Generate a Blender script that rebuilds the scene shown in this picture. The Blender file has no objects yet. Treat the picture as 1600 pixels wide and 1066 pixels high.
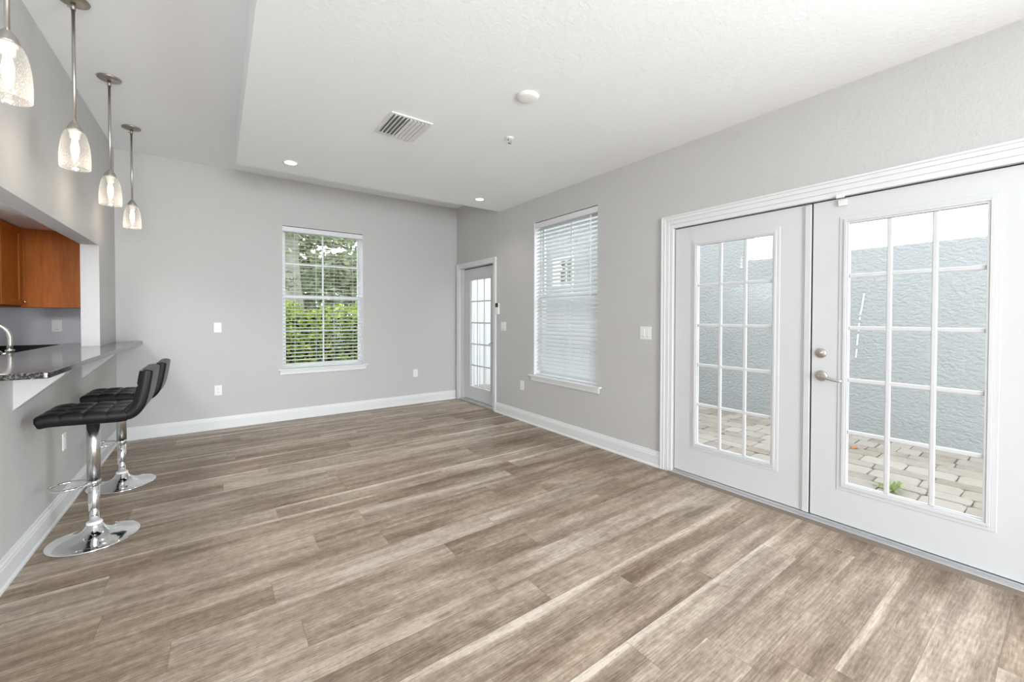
import bpy, bmesh, math, random
from mathutils import Vector, Matrix
random.seed(7)
PI = math.pi
S = bpy.context.scene
COL = S.collection

# ------------------------------------------------------------------ camera, sky, fill lights, exposure
CAM_R = (0.81074481, -0.58539598, 0.00209978)
CAM_U = (0.0066687, 0.01282239, 0.99989555)
CAM_D = (0.58536176, 0.81064612, -0.01429951)
cam = bpy.data.objects.new('camera', bpy.data.cameras.new('camera'))
COL.objects.link(cam)
cam.matrix_world = Matrix(((CAM_R[0], CAM_U[0], -CAM_D[0], 0.0),
                           (CAM_R[1], CAM_U[1], -CAM_D[1], 0.0),
                           (CAM_R[2], CAM_U[2], -CAM_D[2], 1.32),
                           (0, 0, 0, 1)))
cam.data.sensor_width = 36.0
cam.data.lens = 638.29 / 1600 * 36.0
cam.data.shift_y = (504.22 - 533.0) / 1600
cam.data.clip_start = 0.05
S.camera = cam

W = bpy.data.worlds.new('overcast_sky')
S.world = W
W.use_nodes = True
W.node_tree.nodes['Background'].inputs[0].default_value = (0.95, 0.98, 1.0, 1)
W.node_tree.nodes['Background'].inputs[1].default_value = 3.3


def area(name, loc, rot, sx, sy, power, color=(1, 1, 1)):
    l = bpy.data.lights.new(name, 'AREA')
    l.shape = 'RECTANGLE'
    l.size, l.size_y = sx, sy
    l.energy = power
    l.color = color
    o = bpy.data.objects.new(name, l)
    COL.objects.link(o)
    o.location = loc
    o.rotation_euler = rot
    return o


# added fill light at an unseen opening behind the camera
area('rear_fill_light', (0.15, -5.85, 1.35), (math.radians(103), 0, 0), 1.8, 2.2, 250, (0.90, 0.96, 1.0))
# second added fill light, at an unseen hole in the right wall
area('side_fill_light', (3.45, -2.30, 1.20), (math.radians(96), 0, math.radians(80)), 2.2, 2.0, 225, (0.90, 0.96, 1.0))
# extra light added out of view to brighten the kitchen
area('kitchen_fill_light', (-1.36, 3.3, 2.09), (0, 0, 0), 0.4, 1.0, 38, (0.97, 0.98, 1.0))
S.view_settings.view_transform = 'Standard'
S.view_settings.look = 'None'
S.view_settings.gamma = 1
S.view_settings.use_curve_mapping = False
S.view_settings.exposure = 0.37
S.cycles.max_bounces = 14
S.cycles.diffuse_bounces = 8
S.cycles.transparent_max_bounces = 24

# ------------------------------------------------------------------ room numbers (metres)
XR, XL, YB, ZC, ZH, XS, YS = 3.1375, -0.857, 5.874, 2.752, 3.052, 0.155, 4.642
XK = -0.977          # kitchen face of the bar wall
YF = -5.5


# ------------------------------------------------------------------ node helpers
class NT:
    def __init__(s, name):
        s.m = bpy.data.materials.new(name)
        s.m.use_nodes = True
        s.t = s.m.node_tree
        s.b = s.t.nodes['Principled BSDF']
        s.out = s.t.nodes['Material Output']

    def n(s, typ, props=None, **ins):
        nd = s.t.nodes.new(typ)
        for k, v in (props or {}).items():
            setattr(nd, k, v)
        for k, v in ins.items():
            key = int(k[1:]) if k[0] == 'i' and k[1:].isdigit() else k
            s.set(nd.inputs[key], v)
        return nd

    def set(s, sock, v):
        if isinstance(v, bpy.types.NodeSocket):
            s.t.links.new(v, sock)
        elif isinstance(v, bpy.types.Node):
            s.t.links.new(v.outputs[0], sock)
        else:
            if isinstance(v, (tuple, list)) and len(v) == 3 and sock.type == 'RGBA':
                v = (*v, 1)
            sock.default_value = v

    def math(s, op, a, b=0.0, c=None):
        nd = s.t.nodes.new('ShaderNodeMath')
        nd.operation = op
        s.set(nd.inputs[0], a)
        s.set(nd.inputs[1], b)
        if c is not None:
            s.set(nd.inputs[2], c)
        return nd.outputs[0]

    def ramp(s, fac, stops):
        nd = s.t.nodes.new('ShaderNodeValToRGB')
        e = nd.color_ramp.elements
        while len(e) < len(stops):
            e.new(0.5)
        for el, (p, c) in zip(e, stops):
            el.position = p
            el.color = (*c, 1) if len(c) == 3 else c
        s.set(nd.inputs[0], fac)
        return nd.outputs[0]

    def mix(s, fac, a, b, mode='MIX'):
        nd = s.t.nodes.new('ShaderNodeMix')
        nd.data_type = 'RGBA'
        nd.blend_type = mode
        s.set(nd.inputs[0], fac)
        s.set(nd.inputs[6], a)
        s.set(nd.inputs[7], b)
        return nd.outputs[2]

    def pos(s):
        return s.n('ShaderNodeTexCoord').outputs['Object']

    def noise(s, vec, scale, detail=3, rough=0.55):
        nd = s.n('ShaderNodeTexNoise')
        s.set(nd.inputs['Vector'], vec)
        nd.inputs['Scale'].default_value = scale
        nd.inputs['Detail'].default_value = detail
        nd.inputs['Roughness'].default_value = rough
        return nd.outputs['Fac']

    def scalev(s, vec, sc):
        nd = s.n('ShaderNodeMapping')
        s.set(nd.inputs['Vector'], vec)
        nd.inputs['Scale'].default_value = sc
        return nd.outputs[0]

    def bump(s, h, strength, dist=0.01):
        nd = s.n('ShaderNodeBump')
        nd.inputs['Strength'].default_value = strength
        nd.inputs['Distance'].default_value = dist
        s.set(nd.inputs['Height'], h)
        s.set(s.b.inputs['Normal'], nd.outputs[0])

    def base(s, color, rough=0.5, metal=0.0, spec=0.5):
        s.set(s.b.inputs['Base Color'], color)
        s.set(s.b.inputs['Roughness'], rough)
        s.b.inputs['Metallic'].default_value = metal
        s.b.inputs['Specular IOR Level'].default_value = spec


def plain(name, col, rough=0.5, metal=0.0, spec=0.5, var=0.03, vscale=8.0, bump=0.0, bscale=200.0):
    t = NT(name)
    p = t.pos()
    nz = t.noise(p, vscale, 3)
    a = tuple(c * (1 - var) for c in col)
    b = tuple(min(1, c * (1 + var)) for c in col)
    t.base(t.mix(nz, a, b), rough, metal, spec)
    if bump:
        t.bump(t.noise(p, bscale, 3), bump, 0.003)
    return t.m


def textured_wall(name, col, scale=55.0, strength=0.25):
    t = NT(name)
    p = t.pos()
    a = t.noise(p, scale, 4, 0.6)
    b = t.noise(p, scale * 0.35, 2)
    h = t.math('ADD', t.ramp(a, [(0.42, (0, 0, 0)), (0.62, (1, 1, 1))]), t.math('MULTIPLY', b, 0.6))
    v = t.noise(p, 1.3, 2)
    t.base(t.mix(v, tuple(c * 0.985 for c in col), tuple(c * 1.015 for c in col)), 0.62, 0, 0.3)
    t.bump(h, strength, 0.004)
    return t.m


M = {}
M['wall'] = textured_wall('wall_paint', (0.548, 0.543, 0.536))
M['ceiling'] = textured_wall('ceiling_paint', (0.88, 0.905, 0.93), 42, 0.20)
M['kitchen_wall'] = textured_wall('kitchen_wall_paint', (0.58, 0.59, 0.62))
M['trim'] = plain('white_trim', (0.74, 0.75, 0.76), 0.35, 0, 0.5, 0.01)
M['door'] = plain('white_door_paint', (0.645, 0.655, 0.668), 0.38, 0, 0.5, 0.01)
M['plate'] = plain('white_plastic', (0.82, 0.82, 0.81), 0.35, 0, 0.5, 0.01)
M['slat'] = None
M['gap'] = plain('dark_gasket', (0.03, 0.03, 0.032), 0.7, 0, 0.3, 0.1)
M['slotgrey'] = plain('slot_grey', (0.30, 0.30, 0.30), 0.6)
M['nickel'] = plain('brushed_nickel', (0.56, 0.53, 0.49), 0.33, 1.0, 0.5, 0.05, 90)
M['dark_nickel'] = plain('canopy_bronze_nickel', (0.40, 0.36, 0.32), 0.42, 1.0, 0.5, 0.05, 90)
M['chrome'] = plain('chrome', (0.80, 0.80, 0.81), 0.07, 1.0, 0.5, 0.01)
M['brushed_chrome'] = plain('satin_chrome', (0.66, 0.66, 0.66), 0.24, 1.0, 0.5, 0.02)
M['aluminium'] = plain('aluminium_threshold', (0.66, 0.67, 0.68), 0.38, 1.0, 0.5, 0.03)
M['reducer'] = plain('brown_threshold_strip', (0.20, 0.16, 0.125), 0.5)
M['porcelain'] = plain('porcelain_socket', (0.85, 0.82, 0.76), 0.3)
M['black_plastic'] = plain('black_plastic', (0.02, 0.02, 0.022), 0.35)
M['bark'] = plain('grey_bark', (0.36, 0.34, 0.30), 0.9, 0, 0.2, 0.45, 9, 0.6, 30)
M['sidewalk'] = plain('grass_ground', (0.16, 0.20, 0.08), 0.9, 0, 0.2, 0.3, 4)
M['vinyl'] = plain('white_vinyl_fence', (0.80, 0.82, 0.83), 0.45)
M['white_streak'] = plain('streak_white', (0.85, 0.88, 0.90), 0.6)
M['leather'] = plain('black_leatherette', (0.008, 0.008, 0.009), 0.36, 0, 0.22, 0.15, 30, 0.06, 500)
M['screen'] = plain('dark_screen', (0.02, 0.022, 0.022), 0.2)
M['deadleaf'] = plain('dead_leaf', (0.40, 0.16, 0.06), 0.7)


def m_blind():
    t = NT('white_blind_slat')
    p = t.pos()
    t.base(t.mix(t.noise(p, 6, 2), (0.80, 0.82, 0.83), (0.84, 0.855, 0.86)), 0.4, 0, 0.4)
    tr = t.n('ShaderNodeBsdfTranslucent')
    tr.inputs[0].default_value = (0.85, 0.9, 0.92, 1)
    mx = t.n('ShaderNodeMixShader')
    mx.inputs[0].default_value = 0.22
    t.set(mx.inputs[1], t.b.outputs[0])
    t.set(mx.inputs[2], tr.outputs[0])
    t.set(t.out.inputs[0], mx.outputs[0])
    return t.m


M['slat'] = m_blind()


def m_glass(name, tint=(0.97, 0.985, 0.985), refl=1.0, seeded=False):
    t = NT(name)
    t.t.nodes.remove(t.b)
    tr = t.n('ShaderNodeBsdfTransparent')
    tr.inputs[0].default_value = (*tint, 1)
    gl = t.n('ShaderNodeBsdfGlossy')
    gl.inputs[0].default_value = (1, 1, 1, 1)
    gl.inputs[1].default_value = 0.02
    fr = t.n('ShaderNodeFresnel')
    fr.inputs[0].default_value = 1.45
    mx = t.n('ShaderNodeMixShader')
    geo = t.n('ShaderNodeNewGeometry')
    t.set(mx.inputs[0], t.math('MULTIPLY', fr.outputs[0], t.math('MULTIPLY', refl, t.math('SUBTRACT', 1.0, geo.outputs['Backfacing']))))
    t.set(mx.inputs[1], tr.outputs[0])
    t.set(mx.inputs[2], gl.outputs[0])
    last = mx.outputs[0]
    if seeded:
        p = t.pos()
        vo = t.n('ShaderNodeTexVoronoi')
        t.set(vo.inputs['Vector'], p)
        vo.inputs['Scale'].default_value = 170
        seeds = t.ramp(vo.outputs['Distance'], [(0.12, (1, 1, 1)), (0.30, (0, 0, 0))])
        lw = t.n('ShaderNodeLayerWeight')
        lw.inputs[0].default_value = 0.30
        df = t.n('ShaderNodeBsdfDiffuse')
        df.inputs[0].default_value = (0.95, 0.94, 0.92, 1)
        tl = t.n('ShaderNodeBsdfTranslucent')
        tl.inputs[0].default_value = (0.95, 0.94, 0.92, 1)
        m1 = t.n('ShaderNodeMixShader')
        m1.inputs[0].default_value = 0.5
        t.set(m1.inputs[1], df.outputs[0])
        t.set(m1.inputs[2], tl.outputs[0])
        f = t.math('ADD', t.math('MULTIPLY', lw.outputs['Facing'], 0.16), t.math('MULTIPLY', seeds, 0.30))
        f = t.math('ADD', f, 0.02)
        m2 = t.n('ShaderNodeMixShader')
        t.set(m2.inputs[0], t.math('MINIMUM', f, 0.8))
        t.set(m2.inputs[1], last)
        t.set(m2.inputs[2], m1.outputs[0])
        bm_ = t.n('ShaderNodeBump')
        bm_.inputs['Strength'].default_value = 0.4
        bm_.inputs['Distance'].default_value = 0.002
        t.set(bm_.inputs['Height'], seeds)
        t.set(gl.inputs['Normal'], bm_.outputs[0])
        last = m2.outputs[0]
    t.set(t.out.inputs[0], last)
    return t.m


M['glass'] = m_glass('window_glass')
M['glass_soft'] = m_glass('low_reflection_glass', (0.97, 0.985, 0.985), 0.12)
M['seeded'] = m_glass('seeded_glass', (0.98, 0.98, 0.975), 1.0, True)


def m_emit(name, col, strength):
    t = NT(name)
    t.base((0.9, 0.9, 0.88), 0.4)
    t.b.inputs['Emission Color'].default_value = (*col, 1)
    t.b.inputs['Emission Strength'].default_value = strength
    return t.m


M['bulb'] = m_emit('glowing_filament_bulb', (1.0, 0.86, 0.66), 5.0)
M['can_lens'] = m_emit('glowing_can_lens', (1.0, 0.96, 0.88), 3.0)


def m_floor():
    t = NT('weathered_oak_planks')
    p = t.pos()
    sx = t.n('ShaderNodeSeparateXYZ')
    t.set(sx.inputs[0], p)
    x, y = sx.outputs[0], sx.outputs[1]
    PW, PL = 0.180, 1.22
    v = t.math('DIVIDE', t.math('ADD', y, 20.0), PW)
    row = t.math('FLOOR', v)
    fv = t.math('FRACT', v)
    wr = t.n('ShaderNodeTexWhiteNoise', {'noise_dimensions': '1D'})
    t.set(wr.inputs['W'], row)
    u = t.math('ADD', t.math('DIVIDE', t.math('ADD', x, 30.0), PL), t.math('MULTIPLY', wr.outputs['Value'], 7.0))
    colm = t.math('FLOOR', u)
    fu = t.math('FRACT', u)
    idv = t.n('ShaderNodeCombineXYZ')
    t.set(idv.inputs[0], row)
    t.set(idv.inputs[1], colm)
    wn = t.n('ShaderNodeTexWhiteNoise', {'noise_dimensions': '2D'})
    t.set(wn.inputs['Vector'], idv.outputs[0])
    rnd = wn.outputs['Value']
    sc = t.n('ShaderNodeSeparateColor')
    t.set(sc.inputs[0], wn.outputs['Color'])
    r2, r3 = sc.outputs[0], sc.outputs[1]

    def gv(fx, fy, k):
        c = t.n('ShaderNodeCombineXYZ')
        t.set(c.inputs[0], t.math('MULTIPLY_ADD', x, fx, t.math('MULTIPLY', rnd, 37.0 * k)))
        t.set(c.inputs[1], t.math('MULTIPLY_ADD', y, fy, t.math('MULTIPLY', r2, 53.0 * k)))
        t.set(c.inputs[2], t.math('MULTIPLY', r3, 11.0))
        return c.outputs[0]
    streak = t.noise(gv(0.9, 13.0, 1.0), 1.0, 5, 0.6)
    blot = t.noise(gv(2.6, 9.0, 1.7), 1.0, 4, 0.6)
    fine = t.noise(gv(13.0, 120.0, 2.3), 1.0, 5, 0.7)
    saw = t.noise(gv(34.0, 26.0, 3.1), 1.0, 4, 0.65)
    crack = t.noise(gv(7.0, 95.0, 4.3), 1.0, 3, 0.75)
    knot = t.noise(gv(3.2, 9.0, 5.7), 1.0, 1, 0.4)
    # cathedral grain: bands of a distorted long wave
    wv = t.n('ShaderNodeTexWave', {'wave_type': 'RINGS', 'rings_direction': 'Z', 'wave_profile': 'SIN'})
    t.set(wv.inputs['Vector'], gv(1.1, 16.0, 0.0))
    wv.inputs['Scale'].default_value = 1.6
    wv.inputs['Distortion'].default_value = 9.0
    wv.inputs['Detail'].default_value = 3.0
    wv.inputs['Detail Scale'].default_value = 0.7
    f = t.math('MULTIPLY', t.math('SUBTRACT', rnd, 0.5), 0.26)
    f = t.math('ADD', f, t.math('MULTIPLY', t.math('SUBTRACT', streak, 0.5), 1.25))
    f = t.math('ADD', f, t.math('MULTIPLY', t.math('SUBTRACT', blot, 0.5), 0.85))
    f = t.math('ADD', f, t.math('MULTIPLY', t.math('SUBTRACT', fine, 0.5), 1.0))
    f = t.math('ADD', f, t.math('MULTIPLY', t.math('SUBTRACT', saw, 0.5), 0.50))
    f = t.math('ADD', f, t.math('MULTIPLY', t.math('SUBTRACT', wv.outputs['Fac'], 0.5), 0.10))
    # pale sapwood band down one long edge of some boards
    wob = t.math('MULTIPLY_ADD', streak, 0.5, -0.25)
    edge = t.ramp(t.math('ADD', fv, wob), [(0.76, (0, 0, 0)), (0.92, (1, 1, 1))])
    has = t.math('GREATER_THAN', t.math('MULTIPLY_ADD', wr.outputs['Value'], 0.75, t.math('MULTIPLY', r3, 0.25)), 0.52)
    f = t.math('ADD', f, t.math('MULTIPLY', t.math('MULTIPLY', edge, has), 0.36))
    f = t.math('ADD', f, 0.41)
    col = t.ramp(f, [(0.0, (0.140, 0.088, 0.055)), (0.30, (0.250, 0.175, 0.120)), (0.52, (0.370, 0.278, 0.200)),
                     (0.74, (0.500, 0.400, 0.305)), (1.0, (0.66, 0.57, 0.465))])
    gray = t.ramp(f, [(0.0, (0.140, 0.105, 0.080)), (0.5, (0.35, 0.292, 0.240)), (1.0, (0.62, 0.56, 0.49))])
    col = t.mix(t.math('MULTIPLY_ADD', r2, 0.5, 0.15), col, gray)
    pore = t.ramp(fine, [(0.28, (1, 1, 1)), (0.40, (0, 0, 0))])
    col = t.mix(t.math('MULTIPLY', pore, 0.35), col, (0.12, 0.09, 0.065))
    cr = t.ramp(crack, [(0.30, (1, 1, 1)), (0.37, (0, 0, 0))])
    col = t.mix(t.math('MULTIPLY', cr, 0.55), col, (0.10, 0.075, 0.055))
    kn = t.ramp(knot, [(0.735, (0, 0, 0)), (0.80, (1, 1, 1))])
    col = t.mix(t.math('MULTIPLY', kn, 0.6), col, (0.085, 0.06, 0.042))
    # joints
    e1 = t.math('MINIMUM', fv, t.math('SUBTRACT', 1.0, fv))
    e2 = t.math('MULTIPLY', t.math('MINIMUM', fu, t.math('SUBTRACT', 1.0, fu)), PL / PW)
    e = t.math('MINIMUM', e1, e2)
    j = t.ramp(e, [(0.004, (1, 1, 1)), (0.011, (0, 0, 0))])
    col = t.mix(t.math('MULTIPLY', j, 0.45), col, (0.10, 0.075, 0.055))
    t.base(col, t.math('MULTIPLY_ADD', fine, 0.16, 0.34), 0, 0.42)
    t.bump(t.math('SUBTRACT', t.math('MULTIPLY', fine, 0.4), j), 0.18, 0.002)
    return t.m


def m_granite():
    t = NT('speckled_dark_granite')
    p = t.pos()
    vo = t.n('ShaderNodeTexVoronoi')
    t.set(vo.inputs['Vector'], p)
    vo.inputs['Scale'].default_value = 170
    nz = t.noise(p, 90, 4, 0.7)
    sc = t.n('ShaderNodeSeparateColor')
    t.set(sc.inputs[0], vo.outputs['Color'])
    f = t.math('MULTIPLY', sc.outputs[0], nz)
    col = t.ramp(f, [(0.10, (0.012, 0.011, 0.011)), (0.30, (0.045, 0.040, 0.038)), (0.48, (0.16, 0.145, 0.135)), (0.62, (0.34, 0.32, 0.30))])
    t.base(col, 0.10, 0, 0.6)
    return t.m


def m_wood():
    t = NT('honey_maple_cabinet')
    p = t.pos()
    v = t.scalev(p, (14, 14, 1.6))
    g = t.noise(v, 2.2, 5, 0.6)
    g2 = t.noise(t.scalev(p, (120, 120, 6)), 1.0, 3)
    f = t.math('ADD', t.math('MULTIPLY', g, 0.75), t.math('MULTIPLY', g2, 0.25))
    col = t.ramp(f, [(0.3, (0.33, 0.085, 0.010)), (0.55, (0.43, 0.125, 0.017)), (0.75, (0.50, 0.16, 0.026))])
    t.base(col, 0.5, 0, 0.25)
    t.bump(g2, 0.05, 0.001)
    return t.m


def m_stucco():
    t = NT('pale_grey_stucco')
    p = t.pos()
    a = t.noise(t.scalev(p, (1, 1, 1.6)), 22, 5, 0.62)
    b = t.noise(p, 75, 3, 0.6)
    col = t.mix(t.noise(p, 1.2, 3), (0.365, 0.382, 0.388), (0.395, 0.412, 0.418))
    t.base(col, 0.85, 0, 0.2)
    t.bump(t.math('ADD', t.ramp(a, [(0.35, (0, 0, 0)), (0.6, (1, 1, 1))]), t.math('MULTIPLY', b, 0.35)), 0.55, 0.02)
    return t.m


def m_paver():
    t = NT('tumbled_concrete_paver')
    p = t.pos()
    at = t.n('ShaderNodeAttribute', {'attribute_name': 'tone'})
    nz = t.noise(p, 7, 5, 0.65)
    c0 = t.ramp(at.outputs['Fac'], [(0.0, (0.22, 0.19, 0.16)), (0.35, (0.30, 0.275, 0.245)), (0.75, (0.345, 0.325, 0.295)), (1.0, (0.27, 0.235, 0.20))])
    col = t.mix(t.math('MULTIPLY', t.ramp(nz, [(0.40, (0, 0, 0)), (0.66, (1, 1, 1))]), 0.45), c0, (0.40, 0.355, 0.31))
    t.base(col, 0.85, 0, 0.2)
    t.bump(t.noise(p, 60, 4), 0.3, 0.005)
    return t.m


def m_leaf(name, stops, scale):
    t = NT(name)
    p = t.pos()
    c = t.ramp(t.noise(p, scale, 3, 0.7), stops)
    t.base(c, 0.5, 0, 0.4)
    tl = t.n('ShaderNodeBsdfTranslucent')
    t.set(tl.inputs[0], c)
    mx = t.n('ShaderNodeMixShader')
    mx.inputs[0].default_value = 0.4
    t.set(mx.inputs[1], t.b.outputs[0])
    t.set(mx.inputs[2], tl.outputs[0])
    t.set(t.out.inputs[0], mx.outputs[0])
    return t.m


M['floor'] = m_floor()
M['granite'] = m_granite()
M['black_granite'] = plain('black_granite', (0.008, 0.008, 0.009), 0.15, 0, 0.5, 0.5, 200)
M['wood'] = m_wood()
M['gap_shade'] = plain('painted_gap_shade', (0.09, 0.025, 0.008), 0.5, 0, 0.3, 0.2)
M['stucco'] = m_stucco()
M['paver'] = m_paver()
M['hedge'] = m_leaf('sun_painted_hedge_leaves', [(0.32, (0.05, 0.12, 0.02)), (0.48, (0.26, 0.38, 0.05)), (0.62, (0.74, 0.78, 0.18))], 9)  # sunlit highlights painted into the leaf colour
M['tree'] = m_leaf('grey_green_oak_leaves', [(0.30, (0.08, 0.10, 0.06)), (0.5, (0.22, 0.25, 0.15)), (0.68, (0.50, 0.52, 0.36))], 5)
M['weed'] = m_leaf('weed_green', [(0.3, (0.22, 0.30, 0.10)), (0.7, (0.42, 0.50, 0.22))], 30)


# ------------------------------------------------------------------ mesh helpers
def B():
    return bmesh.new()


def box(bm, x0, x1, y0, y1, z0, z1, bev=0.0, seg=2):
    x0, x1 = sorted((x0, x1)); y0, y1 = sorted((y0, y1)); z0, z1 = sorted((z0, z1))
    vs = [bm.verts.new(c) for c in ((x0, y0, z0), (x1, y0, z0), (x1, y1, z0), (x0, y1, z0),
                                    (x0, y0, z1), (x1, y0, z1), (x1, y1, z1), (x0, y1, z1))]
    fs = [bm.faces.new([vs[i] for i in q]) for q in ((0, 3, 2, 1), (4, 5, 6, 7), (0, 1, 5, 4), (1, 2, 6, 5), (2, 3, 7, 6), (3, 0, 4, 7))]
    if bev:
        es = list({e for f in fs for e in f.edges})
        bmesh.ops.bevel(bm, geom=es, offset=min(bev, 0.45 * min(x1 - x0, y1 - y0, z1 - z0)), segments=seg, affect='EDGES', profile=0.5)
    return bm


def frame_basis(d):
    d = Vector(d).normalized()
    a = Vector((0, 0, 1)) if abs(d.z) < 0.9 else Vector((1, 0, 0))
    u = d.cross(a).normalized()
    return u, d.cross(u).normalized()


def tube(bm, pts, r, n=14, cap=True, closed=False):
    pts = [Vector(p) for p in pts]
    rs = r if isinstance(r, (list, tuple)) else [r] * len(pts)
    rings = []
    m = len(pts)
    pu = None
    for i, p in enumerate(pts):
        if closed:
            d = pts[(i + 1) % m] - pts[i - 1]
        else:
            d = pts[min(i + 1, m - 1)] - pts[max(i - 1, 0)]
        d.normalize()
        if pu is None:
            u, v = frame_basis(d)
        else:
            u = (pu - d * pu.dot(d)).normalized()
            v = d.cross(u).normalized()
        pu = u
        rings.append([bm.verts.new(p + (u * math.cos(2 * PI * k / n) + v * math.sin(2 * PI * k / n)) * rs[i]) for k in range(n)])
    for i in range(m if closed else m - 1):
        a, b = rings[i], rings[(i + 1) % m]
        for k in range(n):
            f = bm.faces.new((a[k], a[(k + 1) % n], b[(k + 1) % n], b[k]))
            f.smooth = True
    if cap and not closed:
        bm.faces.new(list(reversed(rings[0])))
        bm.faces.new(rings[-1])
    return bm


def lathe(bm, prof, n=40, c=(0, 0, 0), axis='z', close_ends=True, smooth=True):
    """prof: list of (r, h); axis tells where h runs"""
    def P(r, h, a):
        x, y = r * math.cos(a), r * math.sin(a)
        q = {'z': (x, y, h), 'x': (h, x, y), 'y': (x, h, y)}[axis]
        return (q[0] + c[0], q[1] + c[1], q[2] + c[2])
    rings = []
    for r, h in prof:
        if r < 1e-6:
            rings.append([bm.verts.new(P(0, h, 0))])
        else:
            rings.append([bm.verts.new(P(r, h, 2 * PI * k / n)) for k in range(n)])
    for a, b in zip(rings, rings[1:]):
        for k in range(n):
            k2 = (k + 1) % n
            if len(a) == 1 and len(b) == 1:
                continue
            if len(a) == 1:
                f = bm.faces.new((a[0], b[k2], b[k]))
            elif len(b) == 1:
                f = bm.faces.new((a[k], a[k2], b[0]))
            else:
                f = bm.faces.new((a[k], a[k2], b[k2], b[k]))
            f.smooth = smooth
    if close_ends:
        for rg in (rings[0], rings[-1]):
            if len(rg) > 2:
                bm.faces.new(rg)
    return bm


def prism(bm, poly, axis, a, b):
    """poly: 2D points; extruded along axis from a to b.  axis 'y' -> (x,z); 'x' -> (y,z); 'z' -> (x,y)"""
    def P(q, h):
        return {'y': (q[0], h, q[1]), 'x': (h, q[0], q[1]), 'z': (q[0], q[1], h)}[axis]
    A = [bm.verts.new(P(q, a)) for q in poly]
    Bv = [bm.verts.new(P(q, b)) for q in poly]
    n = len(poly)
    for i in range(n):
        bm.faces.new((A[i], A[(i + 1) % n], Bv[(i + 1) % n], Bv[i]))
    bm.faces.new(list(reversed(A)))
    bm.faces.new(Bv)
    return bm


def arc(cx, cy, r, a0, a1, n):
    return [(cx + r * math.cos(a0 + (a1 - a0) * i / n), cy + r * math.sin(a0 + (a1 - a0) * i / n)) for i in range(n + 1)]


def wpos(o):
    p = Vector((0, 0, 0))
    while o is not None:
        p += o.location
        o = o.parent
    return p


def obj(name, bm, mat, parent=None, local=False, label=None, loc=None, fix=True):
    """link ONE mesh object; geometry is in world metres unless local"""
    if fix:
        bmesh.ops.recalc_face_normals(bm, faces=bm.faces)
    off = Vector((0, 0, 0))
    if loc is not None:
        off = Vector(loc)
    elif parent is not None and not local:
        off = wpos(parent)
    if off.length:
        bmesh.ops.translate(bm, verts=bm.verts, vec=-off)
    me = bpy.data.meshes.new(name)
    bm.to_mesh(me)
    bm.free()
    me.materials.append(mat)
    o = bpy.data.objects.new(name, me)
    COL.objects.link(o)
    if parent is not None:
        o.parent = parent
    if loc is not None:
        o.location = loc
    if label:
        o['label'] = label
    return o


def tag(o, label, cat, group=None, kind=None):
    o['label'] = label
    o['category'] = cat
    if group:
        o['group'] = group
    if kind:
        o['kind'] = kind
    return o


def thing(name, label, cat, loc, group=None):
    o = bpy.data.objects.new(name, None)
    o.empty_display_size = 0.05
    COL.objects.link(o)
    o.location = loc
    return tag(o, label, cat, group)


def struct(name, bm, mat, label, cat, parent=None):
    o = obj(name, bm, mat, parent)
    if parent is None:
        tag(o, label, cat, None, 'structure')
    return o


def dup(root, loc, label, rotz=0.0, group=None):
    def cp(o, par):
        c = o.copy()
        COL.objects.link(c)
        if par is not None:
            c.parent = par
        for ch in list(o.children):
            cp(ch, c)
        return c
    r = cp(root, None)
    r.location = loc
    r.rotation_euler = (0, 0, rotz)
    r['label'] = label
    if group:
        r['group'] = group
    return r


def wall_mesh(axis, p0, p1, u0, u1, z0, z1, holes):
    """wall between planes p0,p1 of axis ('x' or 'y'); u runs along the other axis; holes (ua,ub,za,zb)"""
    bm = B()
    us = sorted({u0, u1} | {h[0] for h in holes} | {h[1] for h in holes})
    zs = sorted({z0, z1} | {h[2] for h in holes} | {h[3] for h in holes})
    us = [u for u in us if u0 <= u <= u1]
    zs = [z for z in zs if z0 <= z <= z1]

    def solid(i, j):
        if not (0 <= i < len(us) - 1 and 0 <= j < len(zs) - 1):
            return False
        um, zm = (us[i] + us[i + 1]) / 2, (zs[j] + zs[j + 1]) / 2
        return not any(h[0] < um < h[1] and h[2] < zm < h[3] for h in holes)

    def P(p, u, z):
        return (p, u, z) if axis == 'x' else (u, p, z)

    def quad(*c):
        bm.faces.new([bm.verts.new(q) for q in c])
    for i in range(len(us) - 1):
        for j in range(len(zs) - 1):
            if not solid(i, j):
                continue
            a, b, c, d = us[i], us[i + 1], zs[j], zs[j + 1]
            for p in (p0, p1):
                quad(P(p, a, c), P(p, b, c), P(p, b, d), P(p, a, d))
            if not solid(i - 1, j):
                quad(P(p0, a, c), P(p1, a, c), P(p1, a, d), P(p0, a, d))
            if not solid(i + 1, j):
                quad(P(p0, b, c), P(p1, b, c), P(p1, b, d), P(p0, b, d))
            if not solid(i, j - 1):
                quad(P(p0, a, c), P(p0, b, c), P(p1, b, c), P(p1, a, c))
            if not solid(i, j + 1):
                quad(P(p0, a, d), P(p0, b, d), P(p1, b, d), P(p1, a, d))
    bmesh.ops.remove_doubles(bm, verts=bm.verts, dist=1e-5)
    return bm


# ------------------------------------------------------------------ the room shell
D1 = (0.028, 2.008, 0.0, 2.068)          # french door opening (y0,y1,z0,z1)
D3 = (4.785, 5.755, 0.0, 2.075)          # corner door
W2 = (2.862, 3.888, 0.600, 2.460)        # right window
W1 = (0.672, 1.664, 0.640, 2.467)        # back window (x0,x1,z0,z1)
PT = (2.78, 5.163, 1.020, 1.955)         # pass-through over the bar

b = B()
box(b, -1.9, XR + 0.02, YF - 0.4, YB + 0.02, -0.12, 0.0)
struct('floor', b, M['floor'], 'weathered oak plank floor of the room', 'floor')

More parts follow.
